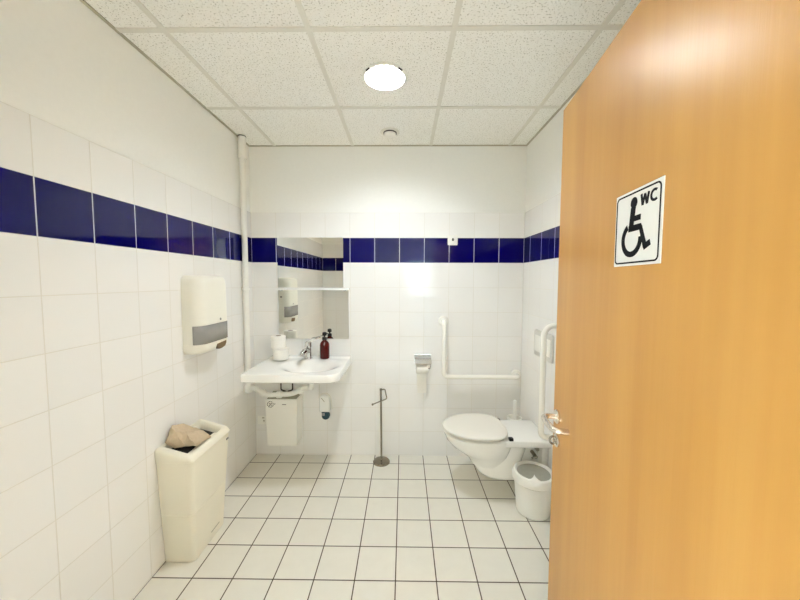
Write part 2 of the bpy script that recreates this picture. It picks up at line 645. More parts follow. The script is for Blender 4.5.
sg = thing('door_sign', dxf(Vector((SS - SW / 2, 0, SZ))), 'white square sign with a black wheelchair symbol and letters WC on the door', 'sign')
MB(sxf).box((0, 0, 0), (SW, SH, 0.0018)).build('plate', M['sign'], sg, smooth=0)


def flat(polys, name, mat, par, z0=0.0016, z1=0.0026):
    b = MB(sxf)
    for poly in polys:
        b.loft([[(p[0], p[1], z0) for p in poly], [(p[0], p[1], z1) for p in poly]])
    return b.build(name, mat, par, smooth=0)


b = MB(sxf)
o_ = rrect(0.004, SW - 0.006, 0.0055, SH - 0.0055, 0.012, 5)
i_ = rrect(0.0075, SW - 0.0095, 0.009, SH - 0.009, 0.0085, 5)
b.loft([[(p[0], p[1], z) for p in q] for q, z in ((o_, 0.0016), (o_, 0.0026), (i_, 0.0026), (i_, 0.0016))], False, False)
b.build('border', M['ink'], sg, smooth=0)


def stroke(pts, w):
    """thick polyline as separate quads"""
    out = []
    for a, c in zip(pts, pts[1:]):
        a, c = Vector(a), Vector(c)
        d = (c - a).normalized()
        n = Vector((-d.y, d.x)) * w / 2
        out.append([a + n, c + n, c - n, a - n])
    return out


def disc(c, r, n=24):
    return [(c[0] + r * math.cos(2 * PI * i / n), c[1] + r * math.sin(2 * PI * i / n)) for i in range(n)]


polys = [disc((0.0765, 0.1425), 0.0125)]
polys.append([(0.066, 0.133), (0.084, 0.132), (0.077, 0.085), (0.060, 0.085)])           # trunk
polys.append([(0.076, 0.1125), (0.075, 0.100), (0.104, 0.100), (0.104, 0.1125)])          # forearm
polys.append([(0.060, 0.092), (0.059, 0.078), (0.1105, 0.078), (0.1065, 0.092)])          # thigh
polys.append([(0.0975, 0.088), (0.1095, 0.088), (0.1295, 0.042), (0.118, 0.036)])         # shin
polys.append([(0.116, 0.044), (0.121, 0.032), (0.143, 0.041), (0.139, 0.053)])            # foot
sym = flat(polys, 'wheelchair_symbol', M['ink'], sg)
b = MB(sxf)
ri, ro, cx, cy = 0.0275, 0.0405, 0.072, 0.060
a0, a1 = math.radians(118), math.radians(366)
ring = [[], [], [], []]
N = 40
for i in range(N + 1):
    a = a0 + (a1 - a0) * i / N
    ring[0].append((cx + ro * math.cos(a), cy + ro * math.sin(a), 0.0016))
    ring[1].append((cx + ro * math.cos(a), cy + ro * math.sin(a), 0.0027))
    ring[2].append((cx + ri * math.cos(a), cy + ri * math.sin(a), 0.0027))
    ring[3].append((cx + ri * math.cos(a), cy + ri * math.sin(a), 0.0016))
b.loft(ring, False, False, closed=False)
b.build('wheel', M['ink'], sym, smooth=0)
# letters W C
wst = [(0.1035, 0.1545), (0.1090, 0.130), (0.1165, 0.153), (0.1240, 0.130), (0.1295, 0.1545)]
wp = stroke(wst, 0.0064)
flat(wp, 'letter', M['ink'], sg, 0.0016, 0.0026)
b = MB(sxf)
ring = [[], [], [], []]
for i in range(25):
    a = math.radians(48 + 264 * i / 24)
    for q, (rr, z) in enumerate(((0.0158, 0.0016), (0.0158, 0.0027), (0.0095, 0.0027), (0.0095, 0.0016))):
        ring[q].append((0.1490 + rr * 0.90 * math.cos(a), 0.1425 + rr * 0.84 * math.sin(a), z))
b.loft(ring, False, False, closed=False)
b.build('letter', M['ink'], sg, smooth=0)

# ------------------------------------------------------------------ ceiling lamp and detector
t = thing('ceiling_lamp', (LP[0], LP[1], ZC), 'large round recessed lamp glowing white in the middle of the ceiling', 'lamp')
n_ = 48
MB().lathe([(0.103, 0.0), (0.117, -0.001), (0.118, -0.005), (0.112, -0.009), (0.104, -0.008), (0.101, 0.0), (0.103, 0.0)], (LP[0], LP[1], ZC), n=n_, caps=False).build('trim_ring', M['plastic'], t)
MB().lathe([(0.1025, 0.0), (0.1, 0.03), (0.092, 0.07), (0.06, 0.09), (0.0, 0.092)], (LP[0], LP[1], ZC), n=n_, caps=False).build('reflector', M['reflector'], t)
for sx in (-1, 1):
    a = math.radians(270 + sx * 47)
    c_ = Vector((LP[0] + 0.111 * math.cos(a), LP[1] + 0.111 * math.sin(a), ZC - 0.0085))
    tg = Vector((-math.sin(a), math.cos(a), 0))
    MB().tube([c_ - tg * 0.013, c_ + tg * 0.013], 0.0045, 8).build('clip', M['dark'], t)
for dx in (-0.027, 0.027):
    cx = LP[0] + dx
    pth = round_path([(cx - 0.011, LP[1] - 0.06, ZC + 0.022), (cx - 0.011, LP[1] + 0.012, ZC + 0.016), (cx + 0.011, LP[1] + 0.012, ZC + 0.016), (cx + 0.011, LP[1] - 0.06, ZC + 0.022)], 0.011, 5)
    MB().tube(pth, 0.0075, 10).build('fluorescent_tube', M['lampglow'], t, smooth=60)
    pth = round_path([(cx - 0.02, LP[1] - 0.055, ZC + 0.007), (cx - 0.02, LP[1] + 0.022, ZC + 0.004), (cx + 0.02, LP[1] + 0.022, ZC + 0.004), (cx + 0.02, LP[1] - 0.055, ZC + 0.007)], 0.01, 4)
    MB().tube(pth, 0.0028, 6).build('tube_outline', M['frame'], t, smooth=60)  # added grey wires drawing the tube outlines against the glow
ld = bpy.data.lights.new('ceiling_lamp_light', 'AREA')
ld.shape = 'DISK'
ld.size = 0.17
ld.energy = LAMP_W
ld.color = LAMP_COL
lo = bpy.data.objects.new('ceiling_lamp_light', ld)
COL.objects.link(lo)
lo.parent = t
lo.location = (0, 0, 0.032)

DP = (-0.103, 2.372)
t = thing('ceiling_detector', (DP[0], DP[1], ZC - 0.03), 'small round white ceiling detector with dark rim near the back wall', 'detector')
MB().lathe([(0.0, 0.0), (0.069, 0.0), (0.069, -0.004), (0.062, -0.007), (0.0, -0.007)], (DP[0], DP[1], ZC), n=32).build('base_ring', M['grid'], t)
MB().lathe([(0.0, -0.006), (0.048, -0.006), (0.048, -0.013), (0.0, -0.013)], (DP[0], DP[1], ZC), n=32).build('dark_collar', M['dark'], t)
MB().lathe([(0.0, -0.012), (0.043, -0.012), (0.042, -0.024), (0.03, -0.03), (0.0, -0.031)], (DP[0], DP[1], ZC), n=32).build('cap', M['plastic'], t)

# ------------------------------------------------------------------ riser pipe in the left back corner
PX, PY = XL + 0.031, 2.425
t = thing('riser_pipe', (PX, PY, 0.6), 'white vertical pipe running down the left back corner from the ceiling', 'pipe')
MB().tube([(PX, PY, ZC), (PX, PY, 2.38)], 0.027, 20).build('upper_sleeve', M['pipe'], t)
MB().tube([(PX, PY, 2.39), (PX, PY, 0.62)], 0.0205, 20).build('pipe', M['pipe'], t)
MB().lathe([(0.0206, -0.008), (0.030, -0.008), (0.030, 0.010), (0.027, 0.012)], (PX, PY, 2.372), caps=False).build('collar', M['pipe'], t)
b = MB()
b.lathe([(0.0206, -0.006), (0.0265, -0.006), (0.0265, 0.006), (0.0206, 0.006)], (PX, PY, 1.395), caps=False)
b.box((XL, PY - 0.008, 1.389), (PX - 0.015, PY + 0.008, 1.401))
b.build('bracket', M['plastic'], t)
MB().lathe([(0.0, 0.048), (0.026, 0.048), (0.0295, 0.04), (0.0295, 0.0), (0.026, -0.004), (0.0, -0.004)], (PX, PY, 0.6), n=24).build('end_socket', M['pipe'], t)
MB().lathe([(0.0206, 0), (0.028, 0), (0.029, -0.006), (0.0206, -0.006)], (PX, PY, ZC - 0.004), caps=False).build('ceiling_rosette', M['dark'], t)

# ------------------------------------------------------------------ towel dispenser on the left wall
DY0, DY1, DD = 1.752, 2.062, 0.108
t = thing('towel_dispenser', (XL, (DY0 + DY1) / 2, 1.06), 'ivory paper towel dispenser with grey window on the left wall', 'dispenser')


def dring(z, ins, ins_wall=0.0):
    x1, y0, y1 = XL + DD - ins, DY0 + ins * 0.8, DY1 - ins * 0.8
    rr = max(0.012, 0.062 - ins * 0.4)
    return [(p[0], p[1], z) for p in rrect(XL + 0.0005, x1, y0, y1, (rr, 0.003, 0.003, rr), 8)]


b = MB()
b.loft([dring(z, i) for z, i in ((1.205, 0.0), (1.44, 0.002), (1.466, 0.006), (1.480, 0.015), (1.488, 0.030), (1.490, 0.055))])
b.build('cover', M['ivory'], t, smooth=50)
MB().loft([dring(z, i) for z, i in ((1.095, 0.004), (1.205, 0.003))]).build('back_housing', M['ivory'], t, smooth=50)
# curved grey window wrapped over the front
fr = [p for p in dring(0, 0.0)]
ring_pts = rrect(XL + 0.0005, XL + DD + 0.0008, DY0 - 0.0008, DY1 + 0.0008, (0.062, 0.003, 0.003, 0.062), 8)
front = [p for p in ring_pts if p[0] > XL + DD - 0.05]
front.sort(key=lambda p: p[1])
b = MB()
b.loft([[(p[0], p[1], 1.098) for p in front], [(p[0] + 0.0003, p[1], 1.203) for p in front]], False, False, closed=False)
wn = b.build('window', M['smoke'], t, smooth=60)
sm = wn.modifiers.new('thickness', 'SOLIDIFY')
sm.thickness = 0.004
sm.offset = -1
# lower lip with the mouth where towels come out
b = MB()
b.loft([dring(z, i) for z, i in ((1.096, 0.0), (1.072, 0.001), (1.055, 0.007), (1.044, 0.020), (1.039, 0.036))])
b.build('lower_lip', M['ivory'], t, smooth=50)
b = MB()
poly = [(1.90, 1.078), (2.0, 1.084), (1.998, 1.068), (1.985, 1.052), (1.95, 1.044), (1.92, 1.044), (1.90, 1.056)]
b.loft([[(XL + DD - 0.03, p[0], p[1]) for p in poly], [(XL + DD + 0.0012, p[0], p[1]) for p in poly]])
b.build('mouth', plain('brown_towel_mouth', (120, 98, 66), 0.8), t, smooth=0)
MB().lathe([(0.0, 0), (0.008, 0), (0.007, 0.002), (0.0, 0.002)], (XL + DD - 0.0005, 1.945, 1.225), (1, 0, 0), 16).build('badge', M['smoke'], t)
MB().lathe([(0.0, 0), (0.010, 0), (0.009, 0.002), (0.0, 0.002)], (XL + 0.03, DY1 - 0.0005, 1.30), (0, 1, 0), 16).build('lock', M['smoke'], t)

# ------------------------------------------------------------------ cream bin by the left wall
BX0, BX1, BY0, BY1, BZ = XL + 0.002, -1.052, 1.526, 1.878, 0.557
t = thing('waste_bin', ((BX0 + BX1) / 2, (BY0 + BY1) / 2, 0), 'tall narrow cream waste bin standing against the left wall', 'bin')


def bring(z, dx, dy, r=0.022):
    return [(p[0], p[1], z) for p in rrect(BX0, BX1 - dx, BY0 + dy * 0.8, BY1 - dy, (r, 0.006, 0.006, r), 6)]


def bz(z):
    q = 1 - z / BZ
    return 0.026 * q, 0.042 * q


rings = []
for z, e in ((0.0, 0.004), (0.006, 0.0), (0.262, 0.0), (0.2645, 0.0032), (0.267, 0.0), (0.55, 0.0), (0.555, 0.003)):
    dx, dy = bz(z)
    rings.append(bring(z, dx + e, dy + e))
MB().loft(rings).build('body', M['cream'], t, smooth=25)


def lz(x):
    q = (x - BX0) / (BX1 - BX0)
    return 0.628 - 0.052 * max(0.0, q) ** 1.35


def lring(ins, dz, floor=None, r=0.024):
    out = []
    for p in rrect(BX0 + min(ins, 0.02) * 0.9, BX1 - ins, BY0 + ins, BY1 - ins, (r, max(0.008, r * 0.5), max(0.008, r * 0.5), r), 6):
        out.append((p[0], p[1], floor if floor is not None else lz(p[0]) + dz))
    return out


b = MB()
b.loft([lring(-0.004, 0, 0.556), lring(-0.005, -0.018), lring(0.0005, -0.006), lring(0.008, 0.0), lring(0.022, 0.0), lring(0.029, -0.006), lring(0.036, -0.03), lring(0.042, -0.085)], True, False)
b.build('lid', M['cream'], t, smooth=45)
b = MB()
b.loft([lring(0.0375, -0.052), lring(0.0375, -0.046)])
b.build('mouth_shade', M['dark'], t, smooth=0)  # dark plate painted as the shade inside the bin mouth
MB().box((BX1 - 0.0015, 1.836, 0.512), (BX1 + 0.001, 1.858, 0.522)).build('badge', M['smoke'], t)
MB().box((BX1 - 0.03, 1.70, 0.045), (BX1 - 0.0235, 1.78, 0.053), 0.001).build('foot_slot', M['gap'], t)

# crumpled towel in its mouth
random.seed(5)
pv = [(-1.220, 1.572, .630), (-1.220, 1.625, .697), (-1.180, 1.592, .590), (-1.187, 1.603, .676), (-1.152, 1.625, .586), (-1.138, 1.645, .612), (-1.168, 1.663, .646),
      (-1.198, 1.76, .627), (-1.105, 1.65, .577), (-1.085, 1.745, .580), (-1.130, 1.74, .618), (-1.213, 1.70, .674), (-1.155, 1.81, .566)]
pf = [(0, 2, 3), (0, 3, 1), (1, 3, 11), (3, 2, 4), (3, 4, 6), (3, 6, 11), (4, 5, 6), (6, 5, 10), (5, 8, 10), (8, 9, 10), (5, 4, 8), (6, 10, 7), (6, 7, 11), (10, 9, 12), (10, 12, 7)]
b = MB()
vv = [b.v(p) for p in pv]
for q in pf:
    b.face([vv[i] for i in q])
bmesh.ops.subdivide_edges(b.bm, edges=b.bm.edges[:], cuts=2, use_grid_fill=True)
for q in b.bm.verts:
    q.co += Vector((random.uniform(-1, 1), random.uniform(-1, 1), random.uniform(-1, 1))) * 0.0028
o = b.build('paper_towel', M['kraft'], smooth=14)
sm = o.modifiers.new('thickness', 'SOLIDIFY')
sm.thickness = 0.0015
tag(o, 'crumpled brown paper towel sticking out of the cream bin', 'paper towel')

# ------------------------------------------------------------------ mirrors and shelf
t = thing('mirror', (-0.758, YB, 1.405), 'upper wall mirror above the white shelf', 'mirror', None)
MB().box((-1.025, YB - 0.005, 1.406), (-0.491, YB - 0.0002, 1.808)).build('glass', M['mirror'], t, smooth=0)
MB().box((-1.026, YB - 0.0046, 1.404), (-0.490, YB - 0.0001, 1.406)).build('bottom_edge', M['frame'], t, smooth=0)
t = thing('mirror', (-0.741, YB, 0.985), 'lower wall mirror between the white shelf and the washbasin', 'mirror', None)
MB().box((-1.024, YB - 0.006, 0.986), (-0.449, YB - 0.0002, 1.384)).build('glass', M['mirror'], t, smooth=0)
MB().box((-1.034, YB - 0.012, 0.986), (-1.0235, YB - 0.0002, 1.384), 0.002).build('edge_strip', M['frame'], t, smooth=0)
t = thing('wall_shelf', (-0.739, YB, 1.384), 'narrow white shelf across the wall between the two mirrors', 'shelf')
MB().box((-1.024, YB - 0.06, 1.386), (-0.437, YB - 0.0005, 1.402), 0.003).build('shelf_board', M['glassy'], t)
for x in (-1.0, -0.478):
    MB().box((x - 0.008, YB - 0.03, 1.379), (x + 0.008, YB - 0.007, 1.386), 0.002).build('bracket', M['chrome'], t)

# ------------------------------------------------------------------ washbasin
SX0, SX1, SY0, SY1, SZT = -1.080, -0.428, 2.052, YB - 0.001, 0.842
t = thing('washbasin', ((SX0 + SX1) / 2, YB, 0.70), 'wide white washbasin on the back wall below the mirrors', 'washbasin')
NX, NY = 56, 44
bcx, bcy, ba, bb = -0.682, 2.305, 0.195, 0.165


def sst(e0, e1, x):
    q = max(0.0, min(1.0, (x - e0) / (e1 - e0)))
    return q * q * (3 - 2 * q)


def splan(u, v, ins=0.0):
    """unit square to the rounded plan of the basin"""
    x = SX0 + ins + (SX1 - SX0 - 2 * ins) * u
    y = SY0 + ins + (SY1 - SY0 - ins) * v
    for cx, r, sx in ((SX0 + ins, 0.022, 1), (SX1 - ins, 0.075, -1)):
        kx, ky = cx + sx * r, SY0 + ins + r
        dx, dy = (x - kx) * sx, y - ky
        if dx < 0 and dy < 0:
            m, l = max(-dx, -dy), math.hypot(dx, dy)
            if l > 0:
                x, y = kx + sx * dx * m / l, ky + dy * m / l
    return x, y


def stop(x, y):
    e = math.hypot((x - bcx) / ba, (y - bcy) / bb)
    d = 0.115 * (1 - sst(0.15, 1.22, e)) * 0.72
    shelf = 0.004 * sst(-0.9, -1.1, x)
    back = 0.006 * sst(2.50, 2.56, y)
    return SZT - d + shelf * 0 + back


b = MB()
top = [[None] * (NY + 1) for _ in range(NX + 1)]
bot = [[None] * (NY + 1) for _ in range(NX + 1)]
for i in range(NX + 1):
    for j in range(NY + 1):
        u, v = i / NX, j / NY
        x, y = splan(u, v, 0.004)
        top[i][j] = b.v((x, y, stop(x, y)))
        x2, y2 = splan(u, v, 0.010)
        e = math.hypot((x2 - bcx) / (ba * 1.12), (y2 - bcy) / (bb * 1.15))
        zb = SZT - 0.058 - 0.046 * (1 - sst(0.2, 1.0, e)) + 0.03 * sst(0.12, 0.4, v) * sst(0.95, 1.25, e)
        bot[i][j] = b.v((x2, y2, zb))
for i in range(NX):
    for j in range(NY):
        b.face([top[i][j], top[i + 1][j], top[i + 1][j + 1], top[i][j + 1]])
        b.face([bot[i][j], bot[i][j + 1], bot[i + 1][j + 1], bot[i + 1][j]])
per = [(i, 0) for i in range(NX)] + [(NX, j) for j in range(NY)] + [(i, NY) for i in range(NX, 0, -1)] + [(0, j) for j in range(NY, 0, -1)]
mid = []
for (i, j) in per:
    x, y = splan(i / NX, j / NY, 0.0)
    mid.append((b.v((x, y, SZT - 0.005)), b.v((x, y, SZT - 0.05))))
n = len(per)
for k in range(n):
    a, c = per[k], per[(k + 1) % n]
    m0, m1 = mid[k], mid[(k + 1) % n]
    b.face([top[a[0]][a[1]], m0[0], m1[0], top[c[0]][c[1]]])
    b.face([m0[0], m0[1], m1[1], m1[0]])
    b.face([m0[1], bot[a[0]][a[1]], bot[c[0]][c[1]], m1[1]])
basin = b.build('basin', M['ceramic'], t, smooth=50)
MB().lathe([(0.0, 0.003), (0.018, 0.003), (0.022, 0.0), (0.022, -0.004), (0.0, -0.004)], (bcx, bcy, SZT - 0.0865), n=24).build('drain_cap', M['chrome'], basin)
# drain trap and hoses below it
t = thing('drain_trap', (-0.9, 2.42, 0.6), 'white sagging drain trap and pipe under the washbasin', 'drain')
b = MB()
b.tube(round_path([(PX + 0.02, PY, 0.630), (-1.15, 2.42, 0.627), (-1.06, 2.42, 0.572), (-0.86, 2.42, 0.584), (-0.77, 2.42, 0.626), (-0.715, 2.40, 0.648), (bcx, 2.33, 0.66), (bcx, bcy, 0.735)], 0.035, 5), 0.0185, 14)
b.build('waste_pipe', M['plastic'], t, smooth=60)
for p, q in (((-1.10, 2.42, 0.598), (-1.075, 2.42, 0.583)), ((-0.81, 2.42, 0.605), (-0.785, 2.42, 0.618)), ((-0.98, 2.42, 0.577), (-0.945, 2.42, 0.579))):
    MB().tube([p, q], 0.0265, 16).build('union_nut', M['plastic'], t)
for x in (-0.968, -0.876):
    o = MB().tube(round_path([(x, 2.47, 0.80), (x, 2.47, 0.598), (x + (0.036 if x < -0.9 else -0.036), 2.47, 0.588)], 0.012, 5), 0.0055, 10).build('supply_hose', M['rubber'], smooth=60)
    tag(o, 'dark thin supply hose bending under the washbasin, ' + ('the left one' if x < -0.9 else 'the right one'), 'hose')
for vx, vz, lab in ((-0.735, 0.645, 'chrome angle valve under the middle of the washbasin, beside the drain trap'), (-0.602, 0.662, 'chrome angle valve under the right end of the washbasin, above the white case')):
    t = thing('angle_valve', (vx, YB, vz), lab, 'valve', 'angle valves under the washbasin')
    MB().lathe([(0.0, 0), (0.030, 0), (0.030, 0.004), (0.016, 0.012), (0.0145, 0.09), (0.0, 0.09)], (vx, YB, vz), (0, -1, 0), 20).build('body', M['chrome'], t)
    MB().tube([(vx - 0.028, YB - 0.075, vz), (vx + 0.034, YB - 0.075, vz + 0.004)], 0.0145, 12).build('handwheel', M['steel'], t)

# ------------------------------------------------------------------ tap
TX, TYY = -0.757, 2.505
t = thing('mixer_tap', (TX, TYY, SZT + 0.004), 'chrome lever mixer tap at the back of the washbasin', 'tap')
zb = SZT + 0.002
MB().lathe([(0.0, 0), (0.031, 0), (0.031, 0.006), (0.026, 0.012), (0.0235, 0.085), (0.027, 0.09), (0.027, 0.108), (0.0, 0.108)], (TX, TYY, zb), n=24).build('body', M['chrome'], t)
MB().tube(round_path([(TX, TYY, zb + 0.06), (TX - 0.006, TYY - 0.07, zb + 0.074), (TX - 0.012, TYY - 0.125, zb + 0.062), (TX - 0.012, TYY - 0.13, zb + 0.044)], 0.02, 5), [0.021] * 6 + [0.019] * 7 + [0.0185], 14).build('spout', M['chrome'], t, smooth=60)
b = MB()
b.lathe([(0.0, 0.106), (0.027, 0.106), (0.026, 0.128), (0.016, 0.138), (0.0, 0.139)], (TX, TYY, zb), n=24)
b.loft([[(TX - 0.004 + dx, TYY + dy * w + dx * 0.35, zb + dz) for dy, dz in ((-1, z0), (1, z0), (1, z1), (-1, z1))] for dx, w, z0, z1 in ((0.0, 0.014, 0.122, 0.136), (0.045, 0.011, 0.142, 0.150), (0.09, 0.009, 0.160, 0.166))])
b.build('lever', M['chrome'], t, smooth=40)

# ------------------------------------------------------------------ soap bottle
BXX, BYY = -0.627, 2.505
t = thing('soap_bottle', (BXX, BYY, SZT), 'amber brown pump bottle with black cap on the washbasin', 'bottle')
z = SZT + 0.004
MB().lathe([(0.0, 0.0), (0.035, 0.0), (0.0375, 0.004), (0.0375, 0.108), (0.035, 0.12), (0.025, 0.134), (0.0155, 0.141), (0.0145, 0.158), (0.0, 0.158)], (BXX, BYY, z), n=32).build('glass_body', M['amber'], t, smooth=50)
cp = MB().lathe([(0.0, 0.146), (0.0178, 0.146), (0.0178, 0.166), (0.012, 0.170), (0.0055, 0.171), (0.0055, 0.186), (0.0, 0.186)], (BXX, BYY, z), n=24).build('cap', M['black'], t)
b = MB()
b.lathe([(0.0, 0.182), (0.0165, 0.182), (0.0175, 0.188), (0.0165, 0.204), (0.010, 0.209), (0.0, 0.210)], (BXX, BYY, z), n=20)
b.tube([(BXX, BYY, z + 0.198), (BXX + 0.012, BYY + 0.014, z + 0.198), (BXX + 0.017, BYY + 0.021, z + 0.194)], 0.0052, 10)
b.build('pump_head', M['black'], cp, smooth=50)


# ------------------------------------------------------------------ toilet rolls
def roll(o, axis, r, w, label, parent_name='toilet_roll'):
    o = Vector(o)
    t = thing(parent_name, o, label, 'toilet roll')
    MB().lathe([(0.022, 0.0), (r - 0.004, 0.0), (r, 0.004), (r, w - 0.004), (r - 0.004, w), (0.022, w), (0.022, 0.0)], o, axis, 36, caps=False).build('tissue', M['paper'], t, smooth=40)
    MB().lathe([(0.0221, 0.001), (0.0221, w - 0.001), (0.0195, w - 0.001), (0.0195, 0.001), (0.0221, 0.001)], o, axis, 24, caps=False).build('core', M['core'], t, smooth=40)
    return t


RX, RY = -0.957, 2.455
roll((RX, RY, SZT + 0.0075), (0, 0, 1), 0.0590, 0.090, 'white toilet roll standing on the washbasin, the lower of two stacked')
roll((RX - 0.019, RY + 0.004, SZT + 0.0977), (0, 0, 1), 0.0555, 0.093, 'white toilet roll stacked on top of another on the washbasin')

# ------------------------------------------------------------------ box, valve case and socket under the basin
t = thing('wall_box', (-0.964, YB, 0.14), 'white wall box with a small round emblem under the washbasin', 'box')
bx0, bx1, byf = -1.092, -0.836, 2.452
b = MB()
b.loft([[(x, y, z) for x, y in ((bx0 + e, byf + f_), (bx1 - g_, byf + f_), (bx1 - g_, YB - 0.0005), (bx0 + e, YB - 0.0005))] for z, e, f_, g_ in ((0.142, 0.014, 0.012, 0.014), (0.148, 0.010, 0.006, 0.010), (0.52, 0.0, 0.0, 0.0), (0.526, 0.004, 0.004, 0.004))])
body = b.build('casing', M['plastic'], t, smooth=0, bevel=0.004)
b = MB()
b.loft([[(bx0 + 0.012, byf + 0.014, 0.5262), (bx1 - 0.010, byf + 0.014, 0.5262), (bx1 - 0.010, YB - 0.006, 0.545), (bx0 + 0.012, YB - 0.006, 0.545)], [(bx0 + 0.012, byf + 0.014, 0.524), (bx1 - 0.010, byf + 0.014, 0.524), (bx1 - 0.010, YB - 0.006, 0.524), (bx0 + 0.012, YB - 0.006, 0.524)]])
b.build('sloping_top', M['box_top_shade'], t, smooth=0)
yy = byf + 0.001
ec = Vector((bx0 + 0.044, yy, 0.487))
b = MB()
for i in range(8):
    a0 = 2 * PI * i / 8
    b.tube([ec + Vector((0.023 * math.cos(a0 + q), -0.0012, 0.023 * math.sin(a0 + q))) for q in (0, 0.2, 0.4, 0.55)], 0.0022, 6)
b.tube([ec + Vector((-0.012, -0.0012, 0.010)), ec + Vector((0.010, -0.0012, -0.010))], 0.0022, 6)
b.tube([ec + Vector((0.002, -0.0012, 0.012)), ec + Vector((0.012, -0.0012, 0.002))], 0.0022, 6)
b.tube([ec + Vector((-0.012, -0.0012, -0.004)), ec + Vector((-0.004, -0.0012, -0.012))], 0.0022, 6)
b.tube([ec + Vector((0.034, -0.0012, 0.0)), ec + Vector((0.037, -0.0012, 0.008))], 0.0022, 6)
b.build('emblem', M['ink'], t)
MB().box((-0.955, yy - 0.0015, 0.483), (-0.923, yy + 0.001, 0.489)).build('badge', M['smoke'], t)
t = thing('wall_socket', (-1.185, YB, 0.26), 'small white wall socket left of the box under the washbasin', 'socket')
MB().box((-1.215, YB - 0.012, 0.262), (-1.145, YB - 0.0005, 0.332), 0.004).build('plate', M['plastic'], t)
b = MB()
b.box((-1.176, YB - 0.014, 0.314), (-1.158, YB - 0.011, 0.324))
b.box((-1.168, YB - 0.014, 0.288), (-1.156, YB - 0.011, 0.300))
b.build('pin_hole', M['gap'], t)

t = thing('flush_valve_case', (-0.645, YB, 0.32), 'white rounded case with a dark teal knob on the wall under the washbasin', 'valve')
vx0, vx1, vz0, vz1 = -0.688, -0.604, 0.385, 0.528
b = MB()
poly = rrect(vx0, vx1, vz0, vz1, (0.038, 0.03, 0.006, 0.006), 6)
b.loft([[(p[0], YB - 0.0005, p[1]) for p in poly], [(p[0], YB - 0.044, p[1]) for p in poly], [((p[0] + 0.646) * 0.9 - 0.646, YB - 0.05, (p[1] - 0.45) * 0.94 + 0.45) for p in poly]])
b.build('case', M['glassy'], t, smooth=40)
MB().lathe([(0.0, 0.0), (0.033, 0.0), (0.034, 0.02), (0.028, 0.034), (0.0, 0.036)], (-0.640, YB - 0.012, 0.350), (0, -1, 0), 28).build('knob', M['teal'], t)
MB().box((-0.668, YB - 0.052, 0.355), (-0.644, YB - 0.044, 0.377), 0.003).build('knob_label', M['smoke'], t)
MB().box((-0.672, YB - 0.04, 0.372), (-0.622, YB - 0.008, 0.388), 0.002).build('neck', M['teal'], t)
b = MB()
b.tube(arc((-0.640, YB - 0.055, 0.497), 0.049, math.radians(165), math.radians(5), 12, lambda u, v: Vector((u, 0, v))) + [Vector((-0.588, YB - 0.05, 0.46)), Vector((-0.586, YB - 0.03, 0.41)), Vector((-0.588, YB - 0.004, 0.40))], 0.0055, 8)
b.tube([(-0.686, YB - 0.05, 0.51), (-0.690, YB - 0.03, 0.60), (-0.690, YB - 0.03, 0.79)], 0.004, 8)
b.build('hose', M['grid'], t, smooth=60)
MB().tube([(-0.668, YB - 0.053, 0.505), (-0.655, YB - 0.053, 0.488), (-0.644, YB - 0.053, 0.474)], 0.003, 8).build('lever', M['gap'], t)

# ------------------------------------------------------------------ standing roll holder
HXX, HYY = -0.175, 2.497
t = thing('roll_stand', (HXX, HYY, 0), 'thin steel free-standing toilet roll holder with a hooked arm on the floor', 'stand')
MB().lathe([(0.0, 0.0), (0.068, 0.0), (0.068, 0.006), (0.060, 0.015), (0.030, 0.022), (0.012, 0.026), (0.009, 0.035), (0.0, 0.035)], (HXX, HYY, 0.0), n=36).build('base', M['steel'], t)
MB().tube([(HXX, HYY, 0.03), (HXX - 0.004, HYY, 0.598)], 0.0075, 14).build('pole', M['steel'], t)
b = MB()
b.tube(round_path([(HXX - 0.006, HYY, 0.594), (HXX + 0.028, HYY - 0.004, 0.602), (HXX + 0.045, HYY - 0.02, 0.53), (HXX - 0.066, HYY - 0.03, 0.487)], 0.012, 5), 0.0048, 10)
b.lathe([(0.0, -0.009), (0.006, -0.007), (0.009, 0.0), (0.006, 0.007), (0.0, 0.009)], (HXX - 0.068, HYY - 0.03, 0.486), n=14)
b.lathe([(0.0, -0.010), (0.008, -0.008), (0.011, 0.0), (0.008, 0.008), (0.0, 0.010)], (HXX - 0.004, HYY, 0.597), n=14)
b.build('hooked_arm', M['steel'], t, smooth=60)

# ------------------------------------------------------------------ wall roll holder
t = thing('roll_holder', (0.155, YB, 0.79), 'chrome toilet roll holder with a flap on the back wall', 'roll holder')
b = MB()
b.loft([[(x, y, z) for x in (0.089, 0.222) for z in ((z0, z1) if x < 0.1 else (z1, z0))] for y, z0, z1 in ((YB - 0.0005, 0.795, 0.862), (YB - 0.012, 0.795, 0.862))])
b.build('back_plate', M['chrome'], t, smooth=0)
b = MB()
b.loft([[(0.089, y, z), (0.222, y, z), (0.222, y - 0.003, z - 0.001), (0.089, y - 0.003, z - 0.001)] for y, z in ((YB - 0.012, 0.856), (YB - 0.045, 0.851), (YB - 0.075, 0.834), (YB - 0.095, 0.804))])
b.build('flap', M['chrome'], t, smooth=50)
b = MB()
b.tube(round_path([(0.219, YB - 0.002, 0.80), (0.219, YB - 0.055, 0.755), (0.100, YB - 0.055, 0.755)], 0.012, 4), 0.004, 10)
b.build('arm', M['chrome'], t, smooth=60)
t = roll((0.104, YB - 0.055, 0.755), (1, 0, 0), 0.039, 0.093, 'nearly used toilet roll hanging in the chrome wall holder')
b = MB()
for_pts = [(YB - 0.017, 0.755), (YB - 0.018, 0.70), (YB - 0.024, 0.62), (YB - 0.027, 0.545)]
